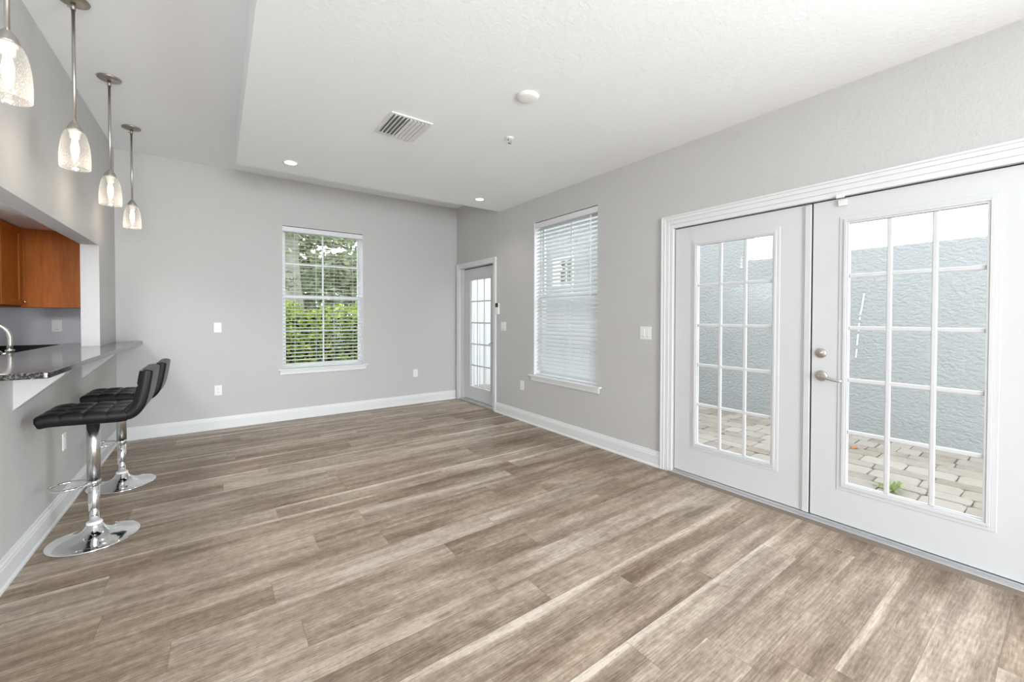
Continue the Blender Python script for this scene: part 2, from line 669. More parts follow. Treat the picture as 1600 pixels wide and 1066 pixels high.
b = B()
box(b, -1.9, XR + 0.3, YF - 0.4, YB + 0.2, ZH, ZH + 0.15)
box(b, XS, XR, YF, YS, ZC, ZH + 0.01)
box(b, -1.9, XK - 0.0005, 2.0, YB, 2.105, 2.25)
struct('ceiling', b, M['ceiling'], 'white textured ceiling with a lowered panel', 'ceiling')

struct('wall_right', wall_mesh('x', XR, XR + 0.16, YF, YB + 0.16, 0, ZH, [D1, D3, W2, (-3.45, -1.15, 0.0, 2.25)]), M['wall'],  # last hole is added to let in the side fill light
       'pale grey wall with the french doors and blinds', 'wall')
struct('wall_back', wall_mesh('y', YB, YB + 0.16, -1.9, XR, 0, ZH, [W1]), M['wall'],
       'pale grey back wall with a single window', 'wall')
struct('wall_left', wall_mesh('x', XK, XL, YF, YB, 0, ZH, [PT]), M['wall'],
       'pale grey wall with the kitchen pass-through', 'wall')
struct('wall_front', wall_mesh('y', YF - 0.16, YF, -1.9, XR, 0, ZH, [(-0.80, 1.10, 0.0, 2.65)]), M['wall'],  # opening added to let the rear fill light in
       'wall behind the viewpoint with an opening added for fill light', 'wall')
struct('wall_kitchen', wall_mesh('x', -1.90, -1.745, YF, YB, 0, ZH, []), M['kitchen_wall'],
       'grey kitchen wall behind the cabinets', 'wall')
b = B()
box(b, -1.744, XK - 0.001, YB - 0.012, YB - 0.001, 0, 2.10)
struct('wall_kitchen_end', b, M['kitchen_wall'], 'grey kitchen end wall under the cabinets', 'wall')

# baseboards -------------------------------------------------------
BBP = [(0, 0), (0.024, 0), (0.024, 0.010), (0.020, 0.018), (0.0165, 0.022), (0.0165, 0.098), (0.0135, 0.104), (0.0125, 0.114), (0.0075, 0.122), (0.006, 0.134), (0, 0.138)]


def baseboard(name, axis, face, sgn, a, c):
    bm = B()
    prism(bm, [(face + sgn * q[0], q[1]) for q in BBP], axis, a, c)
    return struct(name, bm, M['trim'], 'white profiled skirting board, ' + name.split('_')[1] + ' wall', 'baseboard')


baseboard('baseboard_left', 'y', XL, 1, YF, YB - 0.02)
bm = B()
prism(bm, [(YB - q[0], q[1]) for q in BBP], 'x', XL, XR - 0.022)
struct('baseboard_back', bm, M['trim'], 'white profiled skirting board, back wall', 'baseboard')
baseboard('baseboard_right', 'y', XR, -1, D1[1] + 0.112, D3[0] - 0.076)


# casings -----------------------------------------------------------
def casing(name, y0, y1, zt, w, label, yclip=None):
    bm = B()
    yc = yclip if yclip is not None else y1 + w
    for k0, k1, th in ((0.0, 0.30, 0.012), (0.30, 0.62, 0.016), (0.62, 0.86, 0.021), (0.86, 1.0, 0.025)):
        i0, i1 = w * k0, w * k1
        box(bm, XR - th, XR + 0.002, y0 - i1, y0 - i0, 0, zt + i1, 0.0025, 1)
        if y1 + i0 < yc:
            box(bm, XR - th, XR + 0.002, y1 + i0, min(y1 + i1, yc), 0, zt + i1, 0.0025, 1)
        box(bm, XR - th, XR + 0.002, y0 - i0, min(y1 + i0, yc), zt + i0, zt + i1, 0.0025, 1)
    return struct(name, bm, M['trim'], label, 'trim')


casing('trim_1', D1[0], D1[1], D1[3], 0.108, 'white moulded casing around the french doors')
casing('trim_2', D3[0], D3[1], D3[3], 0.074, 'white moulded casing around the corner door', YB - 0.001)

# thresholds ---------------------------------------------------------
b = B()
box(b, XR - 0.030, XR + 0.15, D1[0], D1[1], 0.0, 0.018, 0.004)
box(b, XR + 0.006, XR + 0.15, D1[0], D1[1], 0.016, 0.030, 0.003)
th = struct('trim_3', b, M['aluminium'], 'metal threshold under the french doors', 'trim')
b = B()
prism(b, [(XR - 0.062, 0.0), (XR - 0.031, 0.0), (XR - 0.031, 0.014), (XR - 0.056, 0.006)], 'y', D1[0] - 0.02, D1[1] + 0.02)
struct('transition_strip', b, M['reducer'], '', '', th)
b = B()
box(b, XR - 0.012, XR + 0.15, D3[0], D3[1], 0.0, 0.028, 0.004)
th = struct('trim_4', b, M['aluminium'], 'metal threshold under the corner door', 'trim')


# ------------------------------------------------------------------ doors
def door_leaf(name, label, xf, y0, y1, z0, z1, gy0, gy1, gz0, gz1, mw=0.03, mould=0.05, grid=0.024):
    """glazed leaf: xf = room face; glass gy0..gy1, gz0..gz1; 3 x 5 lites"""
    xb = xf + 0.044
    hy0, hy1, hz0, hz1 = gy0 - 0.01, gy1 + 0.01, gz0 - 0.01, gz1 + 0.01
    o = struct(name, wall_mesh('x', xf, xb, y0, y1, z0, z1, [(hy0, hy1, hz0, hz1)]), M['door'], label, 'door')
    bm = B()
    for k0, k1, t_ in ((0.0, 0.45, 0.004), (0.45, 0.78, 0.010), (0.78, 1.0, 0.006)):
        a0, a1 = mould * (1 - k0), mould * (1 - k1)
        for s in (0,):
            box(bm, xf - t_, xf + 0.012, gy0 - a0, gy0 - a1, gz0 - a0, gz1 + a0, 0.0015, 1)
            box(bm, xf - t_, xf + 0.012, gy1 + a1, gy1 + a0, gz0 - a0, gz1 + a0, 0.0015, 1)
            box(bm, xf - t_, xf + 0.012, gy0 - a1, gy1 + a1, gz0 - a0, gz0 - a1, 0.0015, 1)
            box(bm, xf - t_, xf + 0.012, gy0 - a1, gy1 + a1, gz1 + a1, gz1 + a0, 0.0015, 1)
    # inner bead slope behind
    for (a, c, e, f_) in ((gy0 - 0.012, gy0, gz0 - 0.012, gz1 + 0.012), (gy1, gy1 + 0.012, gz0 - 0.012, gz1 + 0.012)):
        box(bm, xf + 0.004, xf + 0.030, a, c, e, f_)
    for (e, f_) in ((gz0 - 0.012, gz0), (gz1, gz1 + 0.012)):
        box(bm, xf + 0.004, xf + 0.030, gy0, gy1, e, f_)
    obj('glazing_moulding', bm, M['door'], o)
    bm = B()
    for i in (1, 2):
        c = gy0 + (gy1 - gy0) * i / 3
        box(bm, xf + 0.002, xf + 0.018, c - grid / 2, c + grid / 2, gz0, gz1, 0.005, 2)
    for i in (1, 2, 3, 4):
        c = gz0 + (gz1 - gz0) * i / 5
        box(bm, xf + 0.0035, xf + 0.018, gy0, gy1, c - grid / 2, c + grid / 2, 0.005, 2)
    obj('muntin_grid', bm, M['door'], o)
    bm = B()
    box(bm, xf + 0.019, xf + 0.024, gy0 - 0.004, gy1 + 0.004, gz0 - 0.004, gz1 + 0.004)
    obj('glass_pane', bm, M['glass'], o)
    return o


XD = XR + 0.018
dl = door_leaf('door_1', 'left white glazed leaf of the french doors', XD, 1.026, 2.001, 0.034, 2.060,
               1.256, 1.806, 0.290, 1.898, mould=0.048)
# astragal strip along the meeting edge of the fixed leaf
b = B()
box(b, XD - 0.012, XD + 0.002, 1.024, 1.060, 0.034, 2.052, 0.003)
box(b, XD - 0.005, XD + 0.002, 1.060, 1.072, 0.034, 2.052, 0.002)
obj('astragal', b, M['door'], dl)
b = B()
box(b, XD - 0.002, XD + 0.010, 1.040, 1.062, 2.050, 2.062)
obj('flush_bolt', b, M['nickel'], dl)
dr = door_leaf('door_2', 'right white glazed leaf with lever handle', XD, 0.036, 1.016, 0.034, 2.060,
               0.272, 0.828, 0.290, 1.898, mould=0.048)


def lever_handle(parent, xf, y, z, toward):
    bm = B()
    lathe(bm, [(0.0, 0.0), (0.034, 0.0), (0.034, -0.005), (0.030, -0.011), (0.020, -0.014), (0.0, -0.015)], 36, (xf, y, z), 'x')
    rose = obj('handle_rose', bm, M['nickel'], parent)
    bm = B()
    tube(bm, [(xf - 0.012, y, z), (xf - 0.040, y, z), (xf - 0.050, y + toward * 0.010, z - 0.001),
              (xf - 0.052, y + toward * 0.035, z - 0.006), (xf - 0.050, y + toward * 0.070, z - 0.016),
              (xf - 0.047, y + toward * 0.100, z - 0.020), (xf - 0.046, y + toward * 0.118, z - 0.017)],
         [0.011, 0.011, 0.012, 0.0105, 0.009, 0.008, 0.005], 14)
    obj('door_lever', bm, M['nickel'], parent)


lever_handle(dr, XD, 0.962, 0.945, -1)
b = B()
lathe(b, [(0.0, 0.0), (0.031, 0.0), (0.031, -0.006), (0.026, -0.012), (0.0, -0.013)], 36, (XD, 0.966, 1.090), 'x')
db = obj('deadbolt', b, M['nickel'], dr)
b = B()
tube(b, [(XD - 0.020, 0.950, 1.102), (XD - 0.022, 0.966, 1.090), (XD - 0.020, 0.982, 1.076)], [0.004, 0.007, 0.005], 10)
tube(b, [(XD - 0.010, 0.966, 1.090), (XD - 0.022, 0.966, 1.090)], 0.007, 12)
obj('thumb_turn', b, M['nickel'], db)
b = B()
box(b, XD + 0.004, XD + 0.05, 1.017, 1.025, 0.034, 2.06)
box(b, XD + 0.006, XD + 0.05, D1[0] + 0.001, D1[1] - 0.001, 2.0605, D1[3] - 0.0005)
box(b, XD + 0.006, XD + 0.05, 2.0015, D1[1] - 0.0005, 0.034, 2.06)
box(b, XD + 0.006, XD + 0.05, D1[0] + 0.0005, 0.0355, 0.034, 2.06)
obj('weather_seal', b, M['gap'], dr)

XD3 = XR + 0.082
d3 = door_leaf('door_3', 'white glazed door in the far right corner', XD3, 4.790, 5.748, 0.034, 2.064,
               4.985, 5.556, 0.238, 1.885, mould=0.04, grid=0.022)
lever_handle(d3, XD3, 4.855, 0.945, 1)
b = B()
box(b, XD3 + 0.004, XD3 + 0.05, D3[0] + 0.001, D3[1] - 0.001, 2.0645, D3[3] - 0.0005)
box(b, XD3 + 0.004, XD3 + 0.05, 5.7485, D3[1] - 0.0005, 0.034, 2.06)
obj('weather_seal', b, M['gap'], d3)

# little alarm contact across the door top and the casing
t = thing('door_sensor', 'small white contact sensor at the top of the right glazed door leaf', 'sensor', (XD, 0.861, 2.03))
b = B()
box(b, XD - 0.014, XD - 0.0002, 0.840, 0.884, 2.012, 2.050, 0.003)
obj('magnet', b, M['plate'], t)
b = B()
box(b, XR - 0.026, XR - 0.0125, 0.846, 0.888, 2.056, 2.082, 0.003)
obj('switch_housing', b, M['plate'], t)


# ------------------------------------------------------------------ windows
def P2(axis, u, n, z):
    """u along the wall, n outward from the wall face, z up -> world"""
    return (XR + n, u, z) if axis == 'x' else (u, YB + n, z)


def abox(bm, axis, u0, u1, n0, n1, z0, z1, bev=0.0, seg=1):
    if axis == 'x':
        box(bm, XR + n0, XR + n1, u0, u1, z0, z1, bev, seg)
    else:
        box(bm, u0, u1, YB + n0, YB + n1, z0, z1, bev, seg)


def window(idx, axis, u0, u1, z0, z1, zm, label):
    bm = B()
    n0, n1 = 0.095, 0.150
    fw = 0.020
    abox(bm, axis, u0, u0 + fw, n0, n1, z0, z1, 0.003)
    abox(bm, axis, u1 - fw, u1, n0, n1, z0, z1, 0.003)
    abox(bm, axis, u0 + fw, u1 - fw, n0, n1, z0, z0 + fw, 0.003)
    abox(bm, axis, u0 + fw, u1 - fw, n0, n1, z1 - fw, z1, 0.003)
    o = struct('window_%d' % idx, bm, M['trim'], label, 'window')
    for nm, a, c, nn in (('upper_sash', zm - 0.02, z1 - fw, 0.122), ('lower_sash', z0 + fw, zm + 0.02, 0.100)):
        bm = B()
        sw = 0.026
        abox(bm, axis, u0 + fw, u0 + fw + sw, nn, nn + 0.024, a, c, 0.003)
        abox(bm, axis, u1 - fw - sw, u1 - fw, nn, nn + 0.024, a, c, 0.003)
        abox(bm, axis, u0 + fw + sw, u1 - fw - sw, nn, nn + 0.024, a, a + 0.036, 0.003)
        abox(bm, axis, u0 + fw + sw, u1 - fw - sw, nn, nn + 0.024, c - 0.036, c, 0.003)
        s = obj(nm, bm, M['trim'], o)
        bm = B()
        um, zz = (u0 + u1) / 2, (a + c) / 2
        abox(bm, axis, um - 0.010, um + 0.010, nn + 0.005, nn + 0.019, a + 0.036, c - 0.036, 0.003)
        abox(bm, axis, u0 + fw + sw, u1 - fw - sw, nn + 0.006, nn + 0.018, zz - 0.010, zz + 0.010, 0.003)
        obj('muntin_grid', bm, M['trim'], s)
        bm = B()
        abox(bm, axis, u0 + fw + sw - 0.004, u1 - fw - sw + 0.004, nn + 0.0105, nn + 0.0135, a + 0.03, c - 0.03)
        obj('glass_pane', bm, M['glass_soft' if idx == 1 else 'glass'], s)
    # stool and apron
    bm = B()
    abox(bm, axis, u0 - 0.064, u1 + 0.064, -0.042, 0.0, z0 - 0.004, z0 + 0.014, 0.005, 2)
    abox(bm, axis, u0, u1, 0.0, 0.095, z0 - 0.004, z0 + 0.014)
    obj('window_stool', bm, M['trim'], o)
    bm = B()
    abox(bm, axis, u0 - 0.036, u1 + 0.036, -0.018, -0.0, z0 - 0.060, z0 - 0.004, 0.004, 1)
    abox(bm, axis, u0 - 0.030, u1 + 0.030, -0.026, -0.016, z0 - 0.026, z0 - 0.004, 0.004, 2)
    obj('window_apron', bm, M['trim'], o)
    # white jamb liners of the reveal
    bm = B()
    abox(bm, axis, u0 - 0.0005, u0 + 0.004, 0.001, 0.095, z0 + 0.014, z1)
    abox(bm, axis, u1 - 0.004, u1 + 0.0005, 0.001, 0.095, z0 + 0.014, z1)
    obj('jamb_liner', bm, M['trim'], o)
    return o


window(1, 'y', *W1, 1.575, 'white sash window in the back wall')
window(2, 'x', *W2, 1.560, 'white sash window in the right wall')


def blind(axis, u0, u1, z0, z1, pitch, tilt, label, cords, wand_u, wand_len, nc=0.052):
    o = thing('window_blind', label, 'blind', P2(axis, (u0 + u1) / 2, nc, z0), 'slatted window blinds')
    a, c = u0 + 0.008, u1 - 0.008
    bm = B()
    abox(bm, axis, a, c, nc - 0.030, nc + 0.030, z1 - 0.050, z1 - 0.004, 0.002)
    obj('headrail', bm, M['slat'], o)
    bm = B()
    abox(bm, axis, a - 0.004, c + 0.004, nc - 0.046, nc - 0.034, z1 - 0.068, z1 - 0.007, 0.003)
    obj('valance', bm, M['trim'], o)
    bm = B()
    z = z1 - 0.085
    wd, th = 0.050, 0.0028
    ct, st = math.cos(tilt), math.sin(tilt)
    while z > z0 + 0.050:
        poly = []
        for q, h in ((-wd / 2, -th / 2), (0, -th / 2 + 0.0015), (wd / 2, -th / 2), (wd / 2, th / 2), (0, th / 2 + 0.0015), (-wd / 2, th / 2)):
            poly.append((q * ct - h * st, z + q * st + h * ct))
        if axis == 'y':
            prism(bm, [(YB + nc + p, zz) for p, zz in poly], 'x', a, c)
        else:
            prism(bm, [(XR + nc + p, zz) for p, zz in poly], 'y', a, c)
        z -= pitch
    obj('slats', bm, M['slat'], o)
    bm = B()
    abox(bm, axis, a, c, nc - 0.025, nc + 0.025, z0 + 0.016, z0 + 0.030, 0.004, 2)
    obj('bottom_rail', bm, M['slat'], o)
    for f in cords:
        u = a + (c - a) * f
        bm = B()
        for nn in (nc - 0.0265, nc + 0.0265):
            tube(bm, [P2(axis, u, nn, z0 + 0.03), P2(axis, u, nn, z1 - 0.05)], 0.0012, 6)
        obj('ladder_cord', bm, M['plate'], o)
    u = a + (c - a) * wand_u
    bm = B()
    tube(bm, [P2(axis, u, nc - 0.040, z1 - 0.075), P2(axis, u, nc - 0.041, z1 - 0.10), P2(axis, u, nc - 0.042, z1 - wand_len)], [0.003, 0.0042, 0.0046], 8)
    obj('tilt_wand', bm, M['plate'], o)
    return o


blind('y', W1[0], W1[1], W1[2], W1[3], 0.0465, math.radians(9), 'white blind with open slats in the back wall window', (0.14, 0.40, 0.63, 0.88), 0.95, 0.02 + 0.62)
blind('x', W2[0], W2[1], W2[2], W2[3], 0.0445, math.radians(44), 'white blind with nearly closed slats in the right wall window', (0.12, 0.5, 0.88), 0.10, 0.02 + 0.90)


# ------------------------------------------------------------------ wall plates
def plate(name, label, cat, axis, u, z, gangs, kind, group=None, nface=0.0, gang_w=0.072, h=0.116, mat='plate'):
    w = gang_w + (gangs - 1) * 0.046
    s = 1 if axis != 'left' else -1

    def bx(bm, a, c, n0, n1, e, f_, bev=0.0):
        if axis == 'left':
            box(bm, XL + n0, XL + n1, a, c, e, f_, bev, 2)
        elif axis == 'x':
            box(bm, XR - n1, XR - n0, a, c, e, f_, bev, 2)
        else:
            box(bm, a, c, YB - nface - n1, YB - nface - n0, e, f_, bev, 2)
    base = {'left': (XL, u, z), 'x': (XR, u, z), 'y': (u, YB - nface, z)}[axis]
    o = thing(name, label, cat, base, group)
    bm = B()
    bx(bm, u - w / 2, u + w / 2, 0.0, 0.006, z - h / 2, z + h / 2, 0.003)
    obj('cover_plate', bm, M[mat], o)
    for g in range(gangs):
        c = u + (g - (gangs - 1) / 2) * 0.046
        if kind == 'rocker':
            bm = B()
            bx(bm, c - 0.0175, c + 0.0175, 0.006, 0.0075, z - 0.035, z + 0.035, 0.0007)
            fr = obj('rocker_frame', bm, M['plate'], o)
            bm = B()
            bx(bm, c - 0.0145, c + 0.0145, 0.006, 0.0105, z - 0.031, z - 0.001, 0.001)
            bx(bm, c - 0.0145, c + 0.0145, 0.006, 0.0090, z + 0.001, z + 0.031, 0.001)
            obj('rocker', bm, M['plate'], fr)
            bm = B()
            bx(bm, c - 0.012, c + 0.012, 0.006, 0.0082, z - 0.0345, z - 0.0318)
            obj('gap', bm, M['slotgrey'], fr)
        elif kind == 'outlet':
            for dz in (-0.0195, 0.0195):
                bm = B()
                bx(bm, c - 0.0165, c + 0.0165, 0.006, 0.0075, z + dz - 0.0135, z + dz + 0.0135, 0.001)
                r = obj('receptacle', bm, M['plate'], o)
                bm = B()
                bx(bm, c - 0.0075, c - 0.0050, 0.007, 0.0080, z + dz - 0.003, z + dz + 0.006)
                bx(bm, c + 0.0050, c + 0.0075, 0.007, 0.0080, z + dz - 0.003, z + dz + 0.005)
                bx(bm, c - 0.0025, c + 0.0025, 0.007, 0.0080, z + dz - 0.010, z + dz - 0.006)
                obj('slots', bm, M['slotgrey'], r)
        elif kind == 'night':
            bm = B()
            bx(bm, c - 0.016, c + 0.016, 0.006, 0.009, z - 0.033, z + 0.033, 0.001)
            fr = obj('switch_body', bm, M['plate'], o)
            bm = B()
            bx(bm, c - 0.011, c + 0.011, 0.009, 0.0115, z - 0.028, z - 0.004, 0.001)
            obj('indicator_light', bm, M['indicator'], fr)
    return o


M['indicator'] = m_emit('white_indicator_light', (0.92, 1.0, 1.0), 0.7)
G = 'wall plates'
plate('light_switch', 'single white light switch with lit indicator, left of the back window', 'switch', 'y', 0.006, 1.187, 1, 'night')
plate('power_outlet', 'white power outlet low on the back wall, left of the window', 'outlet', 'y', 0.006, 0.452, 1, 'outlet', G)
plate('power_outlet', 'white power outlet low on the back wall, near the corner door', 'outlet', 'y', 2.435, 0.463, 1, 'outlet', G)
plate('light_switch', 'white double switch between corner door and right window', 'switch', 'x', 4.537, 1.190, 2, 'rocker')
plate('power_outlet', 'white power outlet low on the right wall, below the blind window', 'outlet', 'x', 4.120, 0.450, 1, 'outlet', G)
plate('light_switch', 'white double switch beside the french door casing', 'switch', 'x', 2.281, 1.176, 2, 'rocker')
plate('power_outlet', 'white power outlet on the bar wall behind the stools', 'outlet', 'left', 4.052, 0.460, 1, 'outlet', G)
plate('light_switch', 'white switch plate on the grey kitchen wall under the cabinets', 'switch', 'y', -1.272, 1.222, 1, 'rocker', None, 0.012)

t = thing('wall_remote', 'slim white remote with dark screen on wall beside corner door casing', 'remote', (XR, 4.66, 1.35))
b = B()
box(b, XR - 0.028, XR - 0.0, 4.632, 4.700, 1.352, 1.508, 0.006)
obj('body', b, M['plate'], t)
b = B()
box(b, XR - 0.0300, XR - 0.027, 4.632, 4.700, 1.450, 1.508, 0.002)
obj('display', b, M['screen'], t)

# ------------------------------------------------------------------ ceiling fittings
t = thing('air_vent', 'white two-way air vent grille in the lowered ceiling', 'vent', (1.152, 3.005, ZC))
x0, x1, y0, y1 = 0.995, 1.308, 2.812, 3.200
b = B()
fwv = 0.026
for a in ((x0, x0 + fwv, y0, y1), (x1 - fwv, x1, y0, y1), (x0 + fwv, x1 - fwv, y0, y0 + fwv), (x0 + fwv, x1 - fwv, y1 - fwv, y1)):
    box(b, a[0], a[1], a[2], a[3], ZC - 0.010, ZC - 0.0002, 0.004, 2)
obj('frame', b, M['trim'], t)
b = B()
box(b, x0 + fwv, x1 - fwv, y0 + fwv, y1 - fwv, ZC - 0.0025, ZC - 0.0004)
obj('duct_backing', b, M['slotgrey'], t)
NV = 9
for k in range(NV):
    cx = x0 + fwv + (k + 0.5) * (x1 - x0 - 2 * fwv) / NV
    sg = 1 if k < 4 else -1
    if k == 4:
        sg = -1
    b = B()
    wv_, tv = (0.025 if k < 4 else 0.0215), 0.0014
    an = math.radians(36 if k < 4 else 20) * sg
    pl = []
    for q, h in ((-wv_ / 2, -tv), (wv_ / 2, -tv), (wv_ / 2, tv), (-wv_ / 2, tv)):
        pl.append((cx + q * math.cos(an) - h * math.sin(an), ZC - 0.0135 + q * math.sin(an) + h * math.cos(an)))
    prism(b, pl, 'y', y0 + fwv - 0.004, y1 - fwv + 0.004)
    obj('louver', b, M['trim'], t)


def can(x, y, label):
    t = thing('recessed_light', label, 'ceiling light', (x, y, ZC), 'recessed ceiling lights')
    bm = B()
    lathe(bm, [(0.066, -0.0005), (0.070, -0.004), (0.066, -0.008), (0.056, -0.0075), (0.051, -0.004), (0.050, -0.0005)], 40, (x, y, ZC), 'z', False)
    obj('trim_ring', bm, M['trim'], t)
    bm = B()
    lathe(bm, [(0.0, -0.0035), (0.030, -0.0035), (0.0505, -0.0015), (0.0505, -0.0008), (0, -0.0008)], 40, (x, y, ZC), 'z')
    obj('lens', bm, M['can_lens'], t)
    l = bpy.data.lights.new('can_glow', 'SPOT')
    l.energy = 6
    l.spot_size = math.radians(125)
    l.spot_blend = 0.8
    l.shadow_soft_size = 0.05
    l.color = (1.0, 0.93, 0.84)
    lo = bpy.data.objects.new('can_glow', l)
    COL.objects.link(lo)
    lo.parent = t
    lo.location = (0, 0, -0.03)


can(0.566, 4.312, 'round recessed ceiling light nearer the raised ceiling edge on the left')
can(2.604, 4.286, 'round recessed ceiling light near the right wall, above the corner door')

t = thing('smoke_detector', 'round white smoke detector on the lowered ceiling', 'smoke detector', (1.645, 2.110, ZC))
b = B()
lathe(b, [(0.072, 0.0), (0.074, -0.004), (0.070, -0.010), (0.066, -0.011)], 48, (1.645, 2.110, ZC))
obj('base_ring', b, M['plate'], t)
b = B()
lathe(b, [(0.066, -0.009), (0.066, -0.012), (0.062, -0.016), (0.050, -0.019), (0.0, -0.020)], 48, (1.645, 2.110, ZC))
obj('cover', b, M['plate'], t)

t = thing('sprinkler_head', 'small metal fire sprinkler head hanging from the ceiling', 'sprinkler', (1.908, 2.680, ZC))
c = (1.908, 2.680, ZC)
b = B()
lathe(b, [(0.034, -0.0003), (0.034, -0.004), (0.028, -0.008), (0.014, -0.010), (0.0, -0.010)], 30, c)
obj('escutcheon', b, M['plate'], t)
b = B()
lathe(b, [(0.009, -0.009), (0.009, -0.020), (0.006, -0.022), (0.0, -0.022)], 20, c)
for s in (-1, 1):
    tube(b, [(c[0] + s * 0.008, c[1], c[2] - 0.018), (c[0] + s * 0.014, c[1], c[2] - 0.028), (c[0] + s * 0.004, c[1], c[2] - 0.042)], 0.0024, 8)
tube(b, [(c[0], c[1], c[2] - 0.02), (c[0], c[1], c[2] - 0.042)], 0.0026, 8)
obj('nozzle_frame', b, M['brushed_chrome'], t)
b = B()
lathe(b, [(0.0, -0.042), (0.015, -0.042), (0.015, -0.0435), (0.0, -0.044)], 20, c)
obj('deflector', b, M['brushed_chrome'], t)


# ------------------------------------------------------------------ pendant lamps over the bar
def make_pendant(x, y, label):
    t = thing('pendant_lamp', label, 'pendant lamp', (x, y, 2.11), 'pendant lamps over the bar')
    z = lambda h: h - 2.11
    bm = B()
    lathe(bm, [(0.0, z(ZH) - 0.0003), (0.066, z(ZH) - 0.0003), (0.068, z(ZH) - 0.004), (0.064, z(ZH) - 0.012), (0.046, z(ZH) - 0.018), (0.020, z(ZH) - 0.021), (0.0, z(ZH) - 0.021)], 44)
    cn = obj('canopy', bm, M['dark_nickel'], t, True)
    bm = B()
    tube(bm, [(0, 0, z(ZH) - 0.019), (0, 0, z(ZH) - 0.060)], 0.0105, 18)
    tube(bm, [(-0.008, -0.004, z(ZH) - 0.050), (-0.022, -0.008, z(ZH) - 0.050)], 0.003, 8)
    obj('stem_collar', bm, M['dark_nickel'], cn, True)
    bm = B()
    tube(bm, [(0, 0, z(ZH) - 0.058), (0, 0, z(2.368))], 0.0078, 18)
    obj('stem', bm, M['nickel'], t, True)
    bm = B()
    lathe(bm, [(0.0078, z(2.386)), (0.012, z(2.384)), (0.016, z(2.378)), (0.024, z(2.367)), (0.031, z(2.351)), (0.0345, z(2.339)), (0.034, z(2.335)), (0.029, z(2.337)), (0.0, z(2.350))], 44)
    obj('cap', bm, M['nickel'], t, True)
    bm = B()
    lathe(bm, [(0.0, z(2.344)), (0.027, z(2.340)), (0.028, z(2.327)), (0.0215, z(2.323)), (0.0205, z(2.298)), (0.016, z(2.294)), (0.0, z(2.294))], 36)
    obj('socket', bm, M['porcelain'], t, True)
    prof = [(0.0325, 2.337), (0.041, 2.326), (0.0490, 2.306), (0.0550, 2.280), (0.0595, 2.250), (0.0620, 2.220), (0.0632, 2.190), (0.0632, 2.158), (0.0618, 2.132)]
    bm = B()
    outer = [(r, z(h)) for r, h in prof]
    inner = [(r - 0.0022, z(h)) for r, h in reversed(prof)]
    lathe(bm, outer + [(0.0603, z(2.1305))] + inner, 56, close_ends=False)
    obj('glass_shade', bm, M['seeded'], t, True)
    bm = B()
    lathe(bm, [(0.0, z(2.296)), (0.010, z(2.294)), (0.011, z(2.284)), (0.0145, z(2.266)), (0.017, z(2.246)), (0.0165, z(2.226)), (0.0135, z(2.204)), (0.010, z(2.186)), (0.006, z(2.172)), (0.0, z(2.168))], 30)
    obj('bulb', bm, M['bulb'], t, True)
    l = bpy.data.lights.new('bulb_glow', 'POINT')
    l.energy = 0.75
    l.color = (1.0, 0.82, 0.62)
    l.shadow_soft_size = 0.012
    lo = bpy.data.objects.new('bulb_glow', l)
    COL.objects.link(lo)
    lo.parent = t
    lo.location = (0, 0, z(2.150))
    return t


pn = make_pendant(-0.627, 3.240, 'second pendant lamp from the left edge, the largest whole glass bell')
dup(pn, (-0.627, 2.350, 2.11), 'nearest pendant lamp, its glass bell cut by the left picture edge')
dup(pn, (-0.625, 4.150, 2.11), 'third pendant lamp from the left edge, between the larger and the smallest')
dup(pn, (-0.627, 5.115, 2.11), 'smallest and farthest pendant lamp, hanging against the back wall')

# ------------------------------------------------------------------ bar and kitchen
t = thing('bar_counter', 'speckled dark granite bar top on the pass-through wall', 'counter', (-0.9, 4.3, 1.021))
b = B()
prism(b, [(-1.195, 2.868), (-0.650, 2.868), (-0.650, YB - 0.0005), (XL + 0.0008, YB - 0.0005), (XL + 0.0008, PT[1] - 0.001),
          (XK - 0.0008, PT[1] - 0.001), (XK - 0.0008, YB - 0.037), (-1.195, YB - 0.037)], 'z', 1.0215, 1.052)
vs = [e for e in b.edges if abs(e.verts[0].co.z - e.verts[1].co.z) > 0.02 and e.verts[0].co.x > -0.7 and e.verts[0].co.y < 3]
bmesh.ops.bevel(b, geom=vs, offset=0.018, segments=5, affect='EDGES', profile=0.5)
es = [e for e in b.edges if abs(e.verts[0].co.z - e.verts[1].co.z) < 1e-4]
bmesh.ops.bevel(b, geom=es, offset=0.004, segments=2, affect='EDGES', profile=0.5)
o = obj('slab', b, M['granite'], t)


def bracket(y, label):
    bm = B()
    prism(bm, [(XL - 0.0005, 1.0215), (XL - 0.0005, 0.828), (-0.672, 1.002), (-0.668, 1.0215)], 'y', y, y + 0.11)
    bmesh.ops.bevel(bm, geom=[e for e in bm.edges if min(v.co.x for v in e.verts) > XL - 0.0001 or abs(e.verts[0].co.y - e.verts[1].co.y) < 1e-5], offset=0.004, segments=2, affect='EDGES', profile=0.5)
    o = obj('wall_bracket', bm, M['wall'], None, False, None, (XL, y + 0.055, 0.83))
    return tag(o, label, 'bracket', 'painted brackets under the bar')


bracket(3.205, 'nearer triangular painted bracket under the bar top')
bracket(4.520, 'farther triangular painted bracket under the bar, behind the stools')

t = thing('kitchen_counter', 'black granite kitchen counter with backsplash behind the bar', 'counter', (-1.36, 4.4, 0.0))
b = B()
box(b, -1.700, XK - 0.001, 3.0, YB - 0.014, 0.880, 0.912, 0.003)
obj('worktop', b, M['black_granite'], t)
b = B()
box(b, -1.740, XK - 0.001, YB - 0.034, YB - 0.0125, 0.9125, 1.040, 0.002)
obj('backsplash', b, M['black_granite'], t)
b = B()
box(b, -1.660, XK - 0.001, 3.0, YB - 0.02, 0.0, 0.8795)
obj('base_unit', b, M['wood'], t)


